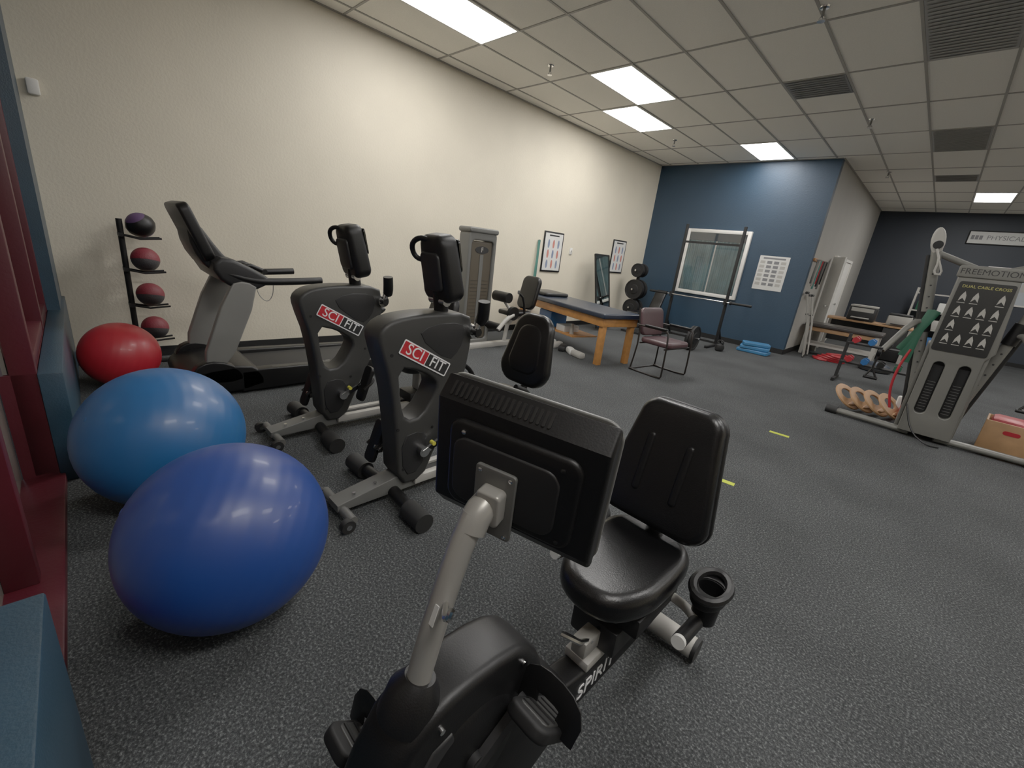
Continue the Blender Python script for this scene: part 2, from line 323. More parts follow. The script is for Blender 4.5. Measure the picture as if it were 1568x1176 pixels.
# ---------------------------------------------------------------- recumbent bikes (upright graphite body)
LR=pm('label_red',(180,20,30),.4); LW=pm('label_white',(235,235,235),.4); LK=pm('label_black',(6,6,6),.4)
def rbike(xc):
    g=G('recumbent_exercise_bike',(xc,0,0))
    body=[(1.0,.985),(1.005,.92),(1.07,.72),(1.11,.42),(1.13,.10),(1.30,.10),(1.37,.26),(1.53,.60),(1.58,.84),(1.585,.98),(1.56,1.07),(1.30,1.075),(1.14,1.06),(1.05,1.035)]
    hole=[(1.115,.80),(1.25,.765),(1.35,.70),(1.36,.64),(1.27,.50),(1.17,.49),(1.135,.60)]
    prism('body_shell',body,.17,DG,g,YZ(0),holes=[hole],bev=.02,sm=1)
    prism('side_panel',[(1.21,.96),(1.42,.80),(1.50,.86),(1.53,.97),(1.5,1.02),(1.3,1.02)],.176,DG2,g,YZ(0),bev=.004,sm=1)
    prism('lower_panel',[(1.14,.40),(1.27,.42),(1.32,.34),(1.27,.16),(1.16,.16)],.178,DG2,g,YZ(0),bev=.004,sm=1)
    for i,(y,zz) in enumerate(((1.07,.87),(1.12,.45),(1.45,.62),(1.34,.42),(1.16,.2))): cyl('body_screw_%d'%i,(.07,y,zz),(.087,y,zz),.009,BLK2,g,10)
    a=radians(-29)
    L=frame((.0895,1.27,.835),(0,cos(a),sin(a)),(0,-sin(a),cos(a)))
    prism('label_border',rrect(.335,.082,.008),.004,LW,g,L)
    prism('label_red_half',rrect(.165,.068,.004,-.080,0),.006,LR,g,L)
    prism('label_dark_half',rrect(.152,.068,.004,.084,0),.006,DG2,g,L)
    text('label_text_1','SCI',.082,LW,g,L@T((-.080,0,.004))); text('label_text_2','FIT',.082,LW,g,L@T((.084,0,.004)))
    # hub and arm cranks
    cyl('arm_hub',(-.11,1.575,.97),(.12,1.575,.97),.04,CHR,g); cyl('arm_hub_knob',(.12,1.575,.97),(.15,1.575,.97),.022,BLK,g)
    for i in range(4): a2=i*pi/2+.4; cyl('hub_bolt_%d'%i,(.115,1.575+.028*cos(a2),.97+.028*sin(a2)),(.127,1.575+.028*cos(a2),.97+.028*sin(a2)),.007,BLK2,g,8)
    for s,dy,dz in((1,.03,.10),(-1,.12,-.08)):
        tube('arm_crank_%d'%s,[(s*.115,1.575,.97),(s*.125,1.575+dy,.97+dz)],.02,CHR,g)
        tube('arm_grip_%d'%s,[(s*.12,1.575+dy,.93+dz),(s*.16,1.575+dy-.02,.97+dz),(s*.17,1.575+dy-.03,1.05+dz)],.034,BLK,g,sm=1)
    # head unit
    tube('head_post',[(0,1.42,1.04),(0,1.40,1.18)],.04,BLK,g)
    hd=frame((0,1.40,1.30),(1,0,0),(0,-.22,1))
    prism('head_housing',rrect(.25,.35,.06,w2=.21),.12,BLK,g,hd,bev=.035)
    prism('head_back_plate',rrect(.16,.2,.03,0,-.01),.03,DG2,g,hd@T((0,0,.06)),bev=.01)
    prism('head_screen',rrect(.2,.17,.02,0,.06),.01,pm('screen_black',(8,9,10),.12),g,hd@T((0,0,-.06)))
    tube('head_handle',[hd@V((-.07,.04,.05)),hd@V((-.12,.06,.08)),hd@V((-.12,.13,.09)),hd@V((-.06,.165,.07)),hd@V((.0,.14,.03))],.014,BLK,g,sm=2)
    cyl('head_hinge',(-.07,1.40,1.13),(.07,1.40,1.13),.025,CHR,g)
    # pedal crank
    cyl('pedal_axle',(-.12,1.27,.30),(.13,1.27,.30),.032,CHR,g)
    for s,dy,dz in((1,.13,.06),(-1,-.13,-.06)):
        prism('pedal_crank_%d'%s,rrect(.18,.03,.014,.07,0),.016,CHR,g,frame((s*.125,1.27,.30),(0,dy,dz),(0,-dz,dy)))
        y,zz=1.27+dy,.30+dz
        prism('pedal_%d'%s,rrect(.1,.26,.03),.03,BLK,g,frame((s*.19,y,zz+.03),(1,0,0),(0,.35,1)),bev=.008)
        tube('pedal_strap_%d'%s,[(s*.145,y-.03,zz+.0),(s*.15,y+.05,zz+.06),(s*.235,y+.05,zz+.06),(s*.235,y-.03,zz+.0)],.012,BLK,g,8,sm=2)
        cyl('pedal_clamp_%d'%s,(s*.14,1.27+dy,.3+dz),(s*.165,1.27+dy,.3+dz),.028,CHR,g)
    cyl('pin_knob',(.14,1.30,.36),(.17,1.30,.36),.012,pm('knob_yellow',(200,190,60),.5),g,12)
    # base
    prism('front_beam',[(.80,.045),(.80,.085),(1.16,.15),(1.3,.15),(1.3,.05)],.11,MGR,g,YZ(0),bev=.006)
    cyl('front_crossbar',(-.17,.83,.05),(.17,.83,.05),.024,MGR,g)
    for s in(-1,1):
        cyl('wheel_%d'%s,(s*.155,.80,.036),(s*.19,.80,.036),.036,RUB,g); cyl('wheel_cap_%d'%s,(s*.152,.80,.036),(s*.193,.80,.036),.014,CHR,g)
        cyl('stabiliser_%d'%s,(s*.06,1.12,.062),(s*.36,1.10,.055),.034,BLK,g); cyl('stabiliser_foot_%d'%s,(s*.24,1.105,.054),(s*.40,1.10,.054),.053,RUB,g)
        bx('rail_%d'%s,(s*.055-.022,1.25,.07),(s*.055+.022,2.45,.12),LGR,g,.005)
    bx('rail_cover',(-.035,1.3,.06),(.035,2.4,.105),BLK2,g)
    cyl('rear_crossbar',(-.28,2.45,.05),(.28,2.45,.05),.035,SIL,g)
    for s in(-1,1): cyl('rear_cap_%d'%s,(s*.28,2.45,.05),(s*.33,2.45,.05),.045,RUB,g)
    for i in range(2): cyl('beam_bolt_%d'%i,(.03,.9+.12*i,.09+.02*i),(.03,.9+.12*i,.12+.02*i),.01,CHR,g,8)
    # seat
    bx('seat_carriage',(-.09,1.85,.12),(.09,2.15,.2),DG2,g,.01); bx('seat_column',(-.05,1.95,.2),(.05,2.08,.42),SIL,g,.008)
    prism('seat_pad',rrect(.42,.40,.12),.09,LEA,g,frame((0,1.95,.45),(1,0,0),(0,1,.06)),bev=.035)
    bk=frame((0.02,2.17,.79),(1,0,0),(0,.2,1))
    prism('backrest',rrect(.44,.50,.13,w2=.34),.075,LEA,g,bk,bev=.03)
    prism('backrest_insert',rrect(.3,.36,.1,w2=.24),.08,LEA,g,bk@T((0,0,.004)),bev=.03)
    tube('backrest_post',[(0,2.08,.36),(0,2.2,.5),(0,2.25,.9)],.025,BLK2,g,sm=1)
    for s in(-1,1): tube('seat_handle_%d'%s,[(s*.1,2.02,.35),(s*.27,2.0,.38),(s*.29,1.92,.6),(s*.29,1.78,.66)],.017,BLK,g,sm=2)
rbike(-2.95); rbike(-1.92)
# ---------------------------------------------------------------- foreground recumbent bike
g=G('recumbent_bike',(-.475,0,0))
sh=[(.14,.05),(.18,.36),(.27,.585),(.35,.645),(.48,.655),(.59,.63),(.66,.55),(.68,.46),(.74,.37),(.84,.30),(.84,.08)]
prism('shroud',sh,.13,BLK,g,YZ(0),bev=.022,sm=1)
prism('shroud_panel',[(.22,.12),(.25,.36),(.32,.55),(.41,.57),(.38,.38),(.36,.12)],.140,DG2,g,YZ(0),bev=.006,sm=1)
lathe('crank_disc',[(.12,-.074),(.135,-.065),(.135,.065),(.12,.074)],BLK,g,frame((0,.45,.43),(0,1,0),(0,0,1)))
lathe('shroud_collar',[(.058,-.05),(.052,0),(.030,.03)],BLK,g,T((0,.345,.648))@rot(rx=-.32))
for i,(y,zz) in enumerate(((.36,.60),(.33,.3),(.58,.59),(.27,.47))): cyl('screw_%d'%i,(.06,y,zz),(.0715,y,zz),.006,CHR,g,10)
cyl('crank_axle',(-.09,.45,.43),(.09,.45,.43),.025,DG2,g)
for s,dy,dz in((1,.13,.07),(-1,-.13,-.07)):
    prism('crank_%d'%s,rrect(.18,.035,.016,.07,0),.018,DG2,g,frame((s*.085,.45,.43),(0,dy,dz),(0,-dz,dy)))
    P=frame((s*.14,.45+dy,.43+dz),(1,0,0),(0,-.75,.66))
    prism('pedal_%d'%s,rrect(.1,.2,.03),.03,BLK2,g,P,bev=.008)
    prism('pedal_tread_%d'%s,rrect(.075,.15,.015),.036,DG,g,P,bev=.004)
    for i in range(5): prism('pedal_rib_%d_%d'%(s,i),rrect(.07,.008,.003,0,-.06+i*.03),.042,DG2,g,P)
    tube('pedal_strap_%d'%s,[P@V((-.05,.0,.0)),P@V((-.058,.03,-.065)),P@V((.058,.03,-.065)),P@V((.05,.0,0))],.028,BLK,g,10,sm=2,flat=.18)
# mast and console
tube('mast',[(0,.335,.60),(0,.365,.74),(0,.42,.92),(-.003,.455,.985)],.0235,SIL,g,20,sm=1)
tube('mast_hook',[(.02,.385,.84),(.05,.36,.85),(.065,.355,.865),(.065,.36,.88)],.006,CHR,g,8,sm=1)
box('mast_sticker',(.022,.002,.04),(.006,.367,.82),PAP,g,0,rot(rx=-.3))
CM=frame((.010,.537,1.055),(.945,.29,-.045),(0,-.10,.98))   # normal towards -Y / down, swivelled a little
SD=CM@frame((0,0,0),(0,1,0),(0,0,1))
prism('console_housing',[(-.150,-.022),(.142,-.022),(.146,-.012),(.110,.022),(-.115,.022),(-.150,-.004)],.345,BLK,g,SD,bev=.009,sm=0)
prism('console_rim',rrect(.352,.302,.035),.008,MGR,g,CM@T((0,-.002,-.025)),bev=.003)
prism('console_screen',rrect(.30,.25,.02),.004,pm('screen_black',(8,9,10),.12),g,CM@T((0,0,-.030)))
prism('console_back_plate',rrect(.27,.19,.03,0,-.012),.024,BLK,g,CM@T((0,0,.020)),bev=.009)
prism('console_back_plate_2',rrect(.22,.14,.03,-.01,-.02),.016,DG2,g,CM@T((0,0,.028)),bev=.004)
for i in range(19):
    prism('vent_%d'%i,rrect(.0058,.030,.0028),.004,LK,g,CM@T((-.145+i*.0112,.128,.0052))@rot(rx=-atan2(.034,.036))@T((0,0,.0005)))
prism('bracket_plate',rrect(.085,.15,.008,-.02,-.06),.008,MGR,g,CM@T((0,0,.039)),bev=.002)
for i,(a,b) in enumerate(((-.052,.005),(.012,.005),(-.052,-.125),(.012,-.125),(-.10,.06),(.10,.06),(.11,-.09),(.09,-.03))): lathe('console_screw_%d'%i,[(.0045,0),(.0045,.003),(.002,.004)],CHR if i<5 else LK,g,CM@T((a,b,.042 if i<4 else .031)),n=10)
tube('mast_head',[(0,.445,.955),(-.002,.46,.985),(-.006,.49,.998)],.028,SIL,g,16,sm=1)
prism('mast_bracket',rrect(.05,.07,.01),.04,SIL,g,CM@T((-.018,-.055,.050)),bev=.005)
# frame
prism('frame_tube',[(.74,.10),(.74,.28),(.95,.23),(1.45,.19),(1.55,.12),(1.45,.08)],.085,BLK,g,YZ(0),bev=.012)
text('frame_text','SPIRIT',.082,LW,g,frame((.044,1.03,.155),(0,1,.0),(0,0,1)))
bx('seat_rail',(-.045,.95,.225),(.045,1.6,.26),LGR,g,.006)
cyl('rear_crossbar',(-.26,1.50,.055),(.20,1.50,.055),.042,LGR,g); 
for s in(-1,1): cyl('rear_cap_%d'%s,(s*.22-.02,1.50,.055),(s*.22-.005,1.50,.055),.045,RUB,g)
cyl('front_crossbar',(-.25,.22,.045),(.25,.22,.045),.035,SIL,g)
bx('seat_carriage',(-.085,1.02,.26),(.085,1.34,.36),DG2,g,.012); bx('seat_bracket',(-.13,1.05,.36),(.13,1.33,.43),BLK2,g,.008)
box('adjust_lever_plate',(.05,.08,.06),(.02,.95,.34),SIL,g,.006)
tube('adjust_lever',[(.03,1.0,.36),(.04,.92,.36),(-.02,.86,.4)],.009,CHR,g,8,sm=1)
prism('seat_pad',[(-.08,.92),(.08,.92),(.155,1.04),(.165,1.20),(.155,1.36),(.07,1.42),(-.07,1.42),(-.165,1.36),(-.175,1.20),(-.16,1.04)],.10,LEA,g,T((-.01,.0,.487)),bev=.042,sm=2,br=5,ang=80)
bk=frame((-.035,1.39,.78),(1,0,0),(0,.26,1))
prism('backrest',rrect(.405,.45,.07,w2=.30),.065,LEA,g,bk,bev=.028,br=5,ang=80)
prism('backrest_shell',rrect(.415,.46,.075,w2=.31),.03,BLK,g,bk@T((0,0,-.025)),bev=.01)
for s in(-1,1):
    prism('backrest_ridge_%d'%s,rrect(.030,.22,.014,s*.07,-.01),.072,BLK,g,bk@T((0,0,.003)),bev=.010)
bx('backrest_strut',(-.05,1.38,.36),(.01,1.41,.62),LGR,g,.006)
for s in(-1,1):
    tube('handlebar_%d'%s,[(s*.1,1.3,.38),(s*.19,1.3,.37),(s*.23,1.24,.39),(s*.23,1.14,.41)],.016,LGR,g,sm=1)
    tube('hand_grip_%d'%s,[(s*.23,1.24,.39),(s*.232,1.10,.42)],.022,BLK,g); cyl('grip_cap_%d'%s,(s*.232,1.10,.42),(s*.233,1.085,.423),.02,PAP,g)
    lathe('cup_holder_%d'%s,[(.038,-.09),(.044,.02),(.044,.03),(.040,.03),(.036,-.08)],BLK,g,T((s*.232,1.30,.46)))
    ring=[(s*.232+.050*cos(t),1.29+.085*sin(t),.505) for t in [i*pi/12 for i in range(25)]]
    tube('cup_holder_bezel_%d'%s,ring,.014,BLK,g,8)
    prism('cup_holder_tray_%d'%s,[(.052*cos(t),.085*sin(t)) for t in [i*pi/12 for i in range(24)]],.03,BLK,g,T((s*.232,1.29,.48)),holes=[[(.040*cos(t),.012+.042*sin(t)) for t in [i*pi/10 for i in range(20)]]],bev=.004)
# ---------------------------------------------------------------- selectorised leg machine
BRZ=pm('bronze_shroud',(66,59,48),.35,var=.08,vs=3)
g=G('weight_stack_machine',(-4.70,4.02,0))
FR=frame((0,0,0),(0,1,0),(0,0,1))
prism('frame_loop',rrect(.50,1.60,.09,0,.82),.22,MGR,g,FR,holes=[rrect(.39,1.36,.05,0,.80)],bev=.02)
prism('shroud',rrect(.38,1.35,.03,0,.80),.16,BRZ,g,frame((0.01,0,0),(0,1,0),(0,0,1)),bev=.02)
bx('shroud_slot',(.091,-.03,.35),(.096,.03,1.3),MGR,g); prism('top_cap',rrect(.52,.07,.03,0,1.61),.26,MGR,g,FR,bev=.02)
prism('logo_arc',[(.12*cos(t)-.0,.05*sin(t)) for t in [i*pi/12 for i in range(24)]],.004,DG2,g,frame((.092,0,1.36),(0,1,0),(0,0,1)))
text('cap_text','F',.09,LGR,g,frame((.096,0,1.36),(0,1,0),(0,0,1)))
for i in range(14): bx('plate_line_%d'%i,(.0905,-.16,.3+i*.05),(.0925,.16,.303+i*.05),DG2,g)
bx('base_beam',(-.2,-.35,0),(.3,-.25,.07),LGR,g,.01); bx('base_beam_2',(.1,-.3,0),(.2,1.25,.07),LGR,g,.01); bx('base_beam_3',(-.15,1.15,0),(.5,1.25,.07),LGR,g,.01)
tube('seat_frame',[(.15,.55,.05),(.15,.6,.4),(.15,1.0,.45),(.15,1.15,.06)],.03,LGR,g,sm=1)
tube('seat_frame_2',[(.15,.95,.42),(.15,1.12,.6),(.15,1.14,.85)],.03,LGR,g,sm=1)
prism('seat_pad',rrect(.36,.42,.06),.07,LEA,g,frame((.15,.72,.5),(1,0,0),(0,1,0)),bev=.025)
prism('backrest',rrect(.36,.52,.1),.08,LEA,g,frame((.15,1.0,.80),(1,0,0),(0,.25,1)),bev=.03)
tube('lever_arm',[(.34,.5,.5),(.36,.35,.45),(.36,.2,.3)],.03,LGR,g,sm=1); cyl('shin_roller',(-.02,.25,.32),(.34,.25,.32),.06,BLK,g)
cyl('pivot_disc',(.30,.5,.52),(.36,.5,.52),.10,BLK,g); tube('hand_lever',[(.38,.72,.4),(.40,.62,.75),(.40,.52,.82)],.018,BLK,g,sm=1)
cyl('thigh_roller',(0,.42,.74),(.3,.42,.74),.075,BLK,g); tube('thigh_arm',[(.15,.42,.74),(.18,.5,.62),(.33,.5,.52)],.022,LGR,g,sm=1)
# ---------------------------------------------------------------- things on left wall
def poster(y0,y1,z0,z1,seed):
    g=G('framed_poster',(XL,(y0+y1)/2,(z0+z1)/2)); w_=(y1-y0)/2;h_=(z1-z0)/2
    bx('frame',(0,-w_,-h_),(.02,w_,h_),BLK,g,.004); bx('print',(.02,-w_+.03,-h_+.03),(.022,w_-.03,h_-.03),PAP,g)
    FL=pm('anatomy_print_red',(186,110,96),.7); BL=pm('anatomy_print_blue',(110,124,150),.7)
    for r in range(3):
        for c in range(3):
            cy=(c-1)*w_*.5; cz=(1-r)*h_*.5-.03
            prism('figure_%d%d'%(r,c),[(cy-.02,cz-.08),(cy-.03,cz),(cy-.015,cz+.07),(cy+.015,cz+.07),(cy+.03,cz),(cy+.015,cz-.08)],.002,FL if (r+c)%2 else BL,g,YZ(.0235),sm=1)
    bx('print_title',(.022,-w_*.5,h_-.08),(.0232,w_*.5,h_-.055),LK,g)
poster(6.16,6.72,1.08,1.80,1); poster(8.46,9.0,1.15,1.86,2)
g=G('resistance_band',(XL+.03,6.0,1.0)); TQ=pm('band_teal',(76,136,126),.6)
for i in range(3): tube('strand_%d'%i,[(0,.02*i,.62),(.015,.015*i-.01,.3),(.01,.03*i-.03,-.1-.1*i)],.014,TQ,g,8,sm=1,flat=.4)
lathe('hook',[(.012,0),(.012,.04)],CHR,g,frame((-.03,.02,.62),(0,1,0),(0,0,1)))
g=G('leaning_mirror',(-5.05,7.75,0),0)
mf=frame((.06,0,.78),(0,1,0),(-.22,0,1))
prism('frame',rrect(.52,1.5,.02),.03,BLK,g,mf,holes=[rrect(.46,1.44,.01)]); prism('glass',rrect(.47,1.45,.01),.012,pm('mirror_glass',(205,212,212),.03,metal=1),g,mf)
prism('back',rrect(.5,1.48,.01),.01,BLK2,g,mf@T((0,0,-.012)))
g=G('wall_switch_box',(XL,7.0,1.5)); box('plate',(.02,.08,.12),(.01,0,0),WHT,g,.004); box('toggle',(.02,.02,.03),(.025,0,0),LGR,g,.003)
g=G('weight_plate_tree',(-4.98,9.1,0))
bx('base_1',(-.25,-.03,0),(.25,.03,.05),BLK2,g,.006); bx('base_2',(-.03,-.25,0),(.03,.25,.05),BLK2,g,.006); bx('post',(-.03,-.03,.05),(.03,.03,1.4),BLK2,g,.004)
for i,(zz,r) in enumerate(((1.27,.15),(.85,.22),(.44,.19))):
    for s in(-1,1):
        cyl('peg_%d_%d'%(i,s),(0,s*.02,zz),(0,s*.2,zz),.02,CHR,g)
        for kk in range(2):
            lathe('plate_%d_%d_%d'%(i,s,kk),[(.022,-.016),(r*.45,-.016),(r*.5,-.008),(r*.85,-.008),(r*.88,-.018),(r,-.018),(r,.018),(r*.88,.018),(r*.85,.008),(r*.5,.008),(r*.45,.016),(.022,.016)],BLK2,g,frame((0,s*(.06+.045*kk),zz),(1,0,0),(0,0,1)),n=32)
# ---------------------------------------------------------------- back wall: rack, chart, risers
g=G('squat_rack',(-3.52,9.05,0))
for s in(-1,1):
    bx('post_%d'%s,(s*.56-.025,-.025,0),(s*.56+.025,.025,2.3),BLK2,g,.004); bx('foot_%d'%s,(s*.56-.03,-.5,0),(s*.56+.03,.35,.05),BLK2,g,.006)
    tube('brace_%d'%s,[(s*.56,.02,.35),(s*.56,.3,.04)],.02,BLK2,g,8)
    prism('j_hook_%d'%s,[(-.12,.94),(-.12,.84),(-.02,.84),(-.02,.98),(-.035,.98),(-.035,.87),(-.10,.87),(-.10,.94)],.04,BLK2,g,YZ(s*.56))
bx('top_bar',(-.56,-.02,1.94),(.56,.02,1.98),BLK2,g); bx('rear_bar',(-.56,.3,.0),(.56,.34,.04),BLK2,g)
cyl('barbell_shaft',(-.65,-.07,.89),(.65,-.07,.89),.014,CHR,g)
for s in(-1,1): cyl('barbell_sleeve_%d'%s,(s*.65,-.07,.89),(s*1.05,-.07,.89),.024,BLK2,g); cyl('barbell_collar_%d'%s,(s*.65,-.07,.89),(s*.68,-.07,.89),.036,BLK2,g)
g=G('barbell_weight_bench',(-4.45,8.75,0))
bx('beam',(-.04,-.55,.32),(.04,.35,.38),BLK2,g); prism('pad',rrect(.27,1.0,.04),.07,LEA,g,frame((0,-.1,.42),(1,0,0),(0,1,0)),bev=.02)
for y in(-.5,.3): bx('leg_%d'%int(y*10),(-.03,y-.03,0),(.03,y+.03,.34),BLK2,g); bx('foot_%d'%int(y*10),(-.22,y-.03,0),(.22,y+.03,.04),BLK2,g)
tube('incline_strut',[(0,.3,.36),(0,.5,.75)],.02,BLK2,g,8); prism('incline_pad',rrect(.26,.5,.05),.06,LEA,g,frame((0,.45,.68),(1,0,0),(0,.5,1)),bev=.02)
g=G('weight_plates',(-3.05,8.0,0))
for i in range(2): lathe('plate_%d'%i,[(.02,-.02),(.1,-.02),(.11,-.01),(.19,-.01),(.2,-.02),(.225,-.02),(.225,.02),(.2,.02),(.19,.01),(.11,.01),(.1,.02),(.02,.02)],BLK2,g,frame((.05*i,0,.225),(0,1,0),(0,0,1)))
cyl('peg',(-.1,0,.225),(.14,0,.225),.018,CHR,g); bx('stand',(-.12,-.03,0),(-.08,.03,.26),BLK2,g); bx('stand_base',(-.2,-.12,0),(.0,.12,.02),BLK2,g)
g=G('kettlebell',(-2.72,8.6,0))
lathe('bell',[(.05,0),(.075,.02),(.085,.07),(.07,.12),(.03,.14)],BLK2,g); tube('handle',[(-.045,0,.11),(-.055,0,.19),(0,0,.21),(.055,0,.19),(.045,0,.11)],.013,BLK2,g,8,sm=2)
g=G('wall_chart',(-2.56,YB,1.53)); bx('sheet',(-.27,-.008,-.33),(.27,0,.33),PAP,g)
GT=pm('chart_ink',(110,110,112),.7)
for r in range(6):
    for c in range(4): bx('cell_%d%d'%(r,c),(-.24+c*.125,-.0095,.18-r*.085),(-.15+c*.125,-.008,.235-r*.085),GT if (r*3+c)%3 else LGR,g)
bx('title',(-.2,-.0095,.27),(.2,-.008,.30),GT,g)
g=G('aerobic_step_risers',(-2.32,9.35,0)); CY=pm('riser_blue',(40,104,152),.45)
for i in range(3): 
    prism('step_%d'%i,rrect(.56-.04*i,.32-.03*i,.04),.06,CY,g,T((.01*i,0,.035+i*.068))@rot(rz=.2*i),bev=.012)
    prism('lip_%d'%i,rrect(.5-.04*i,.26-.03*i,.04),.012,CY,g,T((.01*i,0,.063+i*.068))@rot(rz=.2*i))
# ---------------------------------------------------------------- treatment table
g=G('treatment_table',(-4.12,5.62,0),radians(-14.5))
TB=pm('table_vinyl_navy',(24,34,50),.32,var=.05); 
prism('top_pad',rrect(2.30,.74,.03),.07,TB,g,T((0,0,.70)),bev=.02)
for i,(a,b) in enumerate((((-1.1,-.33,.55),(1.1,-.30,.66)),((-1.1,.30,.55),(1.1,.33,.66)),((-1.1,-.30,.55),(-1.07,.30,.66)),((1.07,-.3,.55),(1.1,.3,.66)))): bx('apron_%d'%i,a,b,WOOD,g,.004)
for i,(x,y) in enumerate(((-1.05,-.27),(1.05,-.27),(-1.05,.27),(1.05,.27))): bx('leg_%d'%i,(x-.04,y-.04,0),(x+.04,y+.04,.66),WOOD,g,.006)
bx('shelf',(-1.02,-.25,.24),(.4,.25,.26),WOOD,g)
prism('pillow',rrect(.6,.5,.08),.06,LEA,g,T((-.72,.0,.765)),bev=.028)
CB=pm('bin_blue',(24,90,156),.4)
bx('storage_bin',(-.60,-.22,.261),(-.25,.12,.52),CB,g,.02); bx('white_box',(-.1,-.2,.261),(.12,.1,.36),PAP,g,.01); tube('bottle',[(.25,-.15,.261),(.25,-.15,.42)],.035,LGR,g,r2=.02)
g=G('floor_shoes_pile',(-3.85,5.25,0),-.3)
for i in range(5): box('shoe_%d'%i,(.11,.25,.09),(-.5+i*.2,.02*(i%2),.045),(PAP,LGR,DG2)[i%3],g,.03,rot(rz=.4*i))
# ---------------------------------------------------------------- chair
g=G('padded_armchair',(-2.50,5.64,0),radians(-8))
MRN=pm('burgundy_vinyl',(64,40,44),.4,var=.06); FRM=pm('chair_frame_bronze',(34,30,28),.35,metal=.5)
prism('seat',rrect(.48,.50,.08),.075,MRN,g,frame((.0,0,.445),(1,0,0),(0,1,0)),bev=.03)
prism('backrest',rrect(.50,.38,.08),.06,MRN,g,frame((-.27,0,.68),(0,1,0),(-.22,0,1)),bev=.025)
for s in(-1,1):
    y=s*.29
    tube('side_frame_%d'%s,[(-.33,y*.86,.86),(-.24,y*.86,.48),(-.26,y,.05),(-.28,y,.012),(.22,y,.012),(.24,y,.05),(.22,y,.60),(.18,y,.64),(-.27,y,.64)],.012,FRM,g,10,sm=1)
    prism('armrest_%d'%s,rrect(.34,.05,.022),.028,BLK,g,T((.01,y,.655)),bev=.01)
cyl('cross_1',(.2,-.29,.40),(.2,.29,.40),.011,FRM,g,10); cyl('cross_2',(-.2,-.27,.40),(-.2,.27,.40),.011,FRM,g,10); cyl('cross_3',(-.28,-.29,.012),(-.28,.29,.012),.011,FRM,g,10)
# ---------------------------------------------------------------- cable machine
g=G('cable_crossover_machine',(.27,6.15,0))
CG=pm('cable_machine_grey',(104,103,97),.42,metal=.2,var=.03)
prism('tower_front',[(-.20,.06),(.22,.06),(.20,.92),(.25,1.0),(.20,1.70),(-.22,1.70),(-.22,1.0),(-.20,.92)],.06,CG,g,XZ(-.05),bev=.01,holes=[rrect(.09,.56,.045,-.09,.56),rrect(.09,.56,.045,.10,.56)])
bx('tower_back',(-.19,0,.05),(.19,.42,1.66),DG2,g,.02)
for sx in(-.09,.10):
    bx('stack_%d'%int(sx*100),(sx-.04,-.03,.28),(sx+.04,.0,.80),BLK2,g)
    for i in range(11): bx('plate_%d_%d'%(int(sx*100),i),(sx-.03,-.034,.32+i*.03),(sx+.03,-.029,.324+i*.03),MGR,g)
prism('chart_board',rrect(.40,.68,.02,0,1.29,w2=.38),.01,LK,g,XZ(-.085))
for r in range(4):
    for c in range(4): 
        cx=-.13+c*.087; cz=1.49-r*.135
        if (r*5+c*3)%7==6: continue
        prism('chart_figure_%d%d'%(r,c),[(cx-.024,cz-.045),(cx-.018,cz+.0),(cx-.006,cz+.03),(cx+.004,cz+.048),(cx+.02,cz+.01),(cx+.026,cz-.045),(cx,cz-.015)],.003,LGR,g,XZ(-.092))
        bx('chart_line_%d%d'%(r,c),(cx-.028,-.0925,cz-.062),(cx+.028,-.091,cz-.056),LGR,g)
text('chart_title','DUAL CABLE CROSS',.036,pm('chart_yellow',(176,168,90),.5),g,XZ(-.0915)@T((0,1.585,0)))
prism('header',rrect(.47,.11,.02,0,1.72),.07,CG,g,XZ(-.06),bev=.01)
text('header_text','FREEMOTION',.072,LK,g,XZ(-.096)@T((0,1.72,0)))
for s in(-1,1):
    C0=V((s*.13,.10,.08)); C1=V((s*.45,.06,1.93)); cl=lambda t,dx=0,dy=0: C0.lerp(C1,t)+V((s*dx,dy,0))
    tube('column_%d'%s,[C0,C1],.042,CG,g,16)
    tube('column_liner_%d'%s,[cl(0,.05,.03),cl(.96,.05,.03)],.026,BLK2,g,10)
    prism('column_paddle_%d'%s,[(.055*cos(t),.13*sin(t)) for t in [i*pi/12 for i in range(24)]],.06,LGR,g,frame(C1+V((s*.012,-.01,.06)),(1,0,-.17*s),(.17*s,0,1)),bev=.02)
    cyl('top_pulley_%d'%s,C1+V((0,-.06,.02)),C1+V((0,-.035,.02)),.04,BLK,g)
    for i in range(10): lathe('adjust_hole_%d_%d'%(s,i),[(.009,0),(.009,.003)],LK,g,frame(cl(.32+i*.06,0,-.0435),(1,0,0),(0,0,1)),n=10)
    cyl('sleeve_%d'%s,cl(.55),cl(.66),.055,BLK,g)
    tube('swing_arm_%d'%s,[cl(.60),cl(.60,.08,-.10),(s*.55,-.24,.86)],.028,CG,g,sm=1)
    cyl('pulley_%d'%s,(s*.56-.015,-.26,.84),(s*.56+.015,-.26,.84),.05,BLK,g)
    tube('strap_%d'%s,[(s*.56,-.27,.80),(s*.57,-.27,.66),(s*.51,-.27,.56),(s*.61,-.27,.56),(s*.57,-.27,.66)],.01,BLK,g,8)
    cyl('handle_%d'%s,(s*.50,-.27,.56),(s*.62,-.27,.56),.017,BLK,g)
    tube('upper_strap_%d'%s,[cl(.99,-.0,-.06),cl(.93,-.03,-.08),cl(.86,-.0,-.08),cl(.86,-.07,-.08),cl(.93,-.03,-.08)],.009,LGR,g,8,sm=1)
    tube('base_leg_%d'%s,[(s*.1,.0,.045),(s*.45,.04,.045),(s*.80,.06,.045)],.042,CG,g,14,flat=.8)
    cyl('base_foot_%d'%s,(s*.75,.055,.045),(s*.86,.065,.045),.05,RUB,g)
    bx('side_shroud_%d'%s,(s*.2,.02,.05),(s*.235,.35,1.0),CG,g,.01)
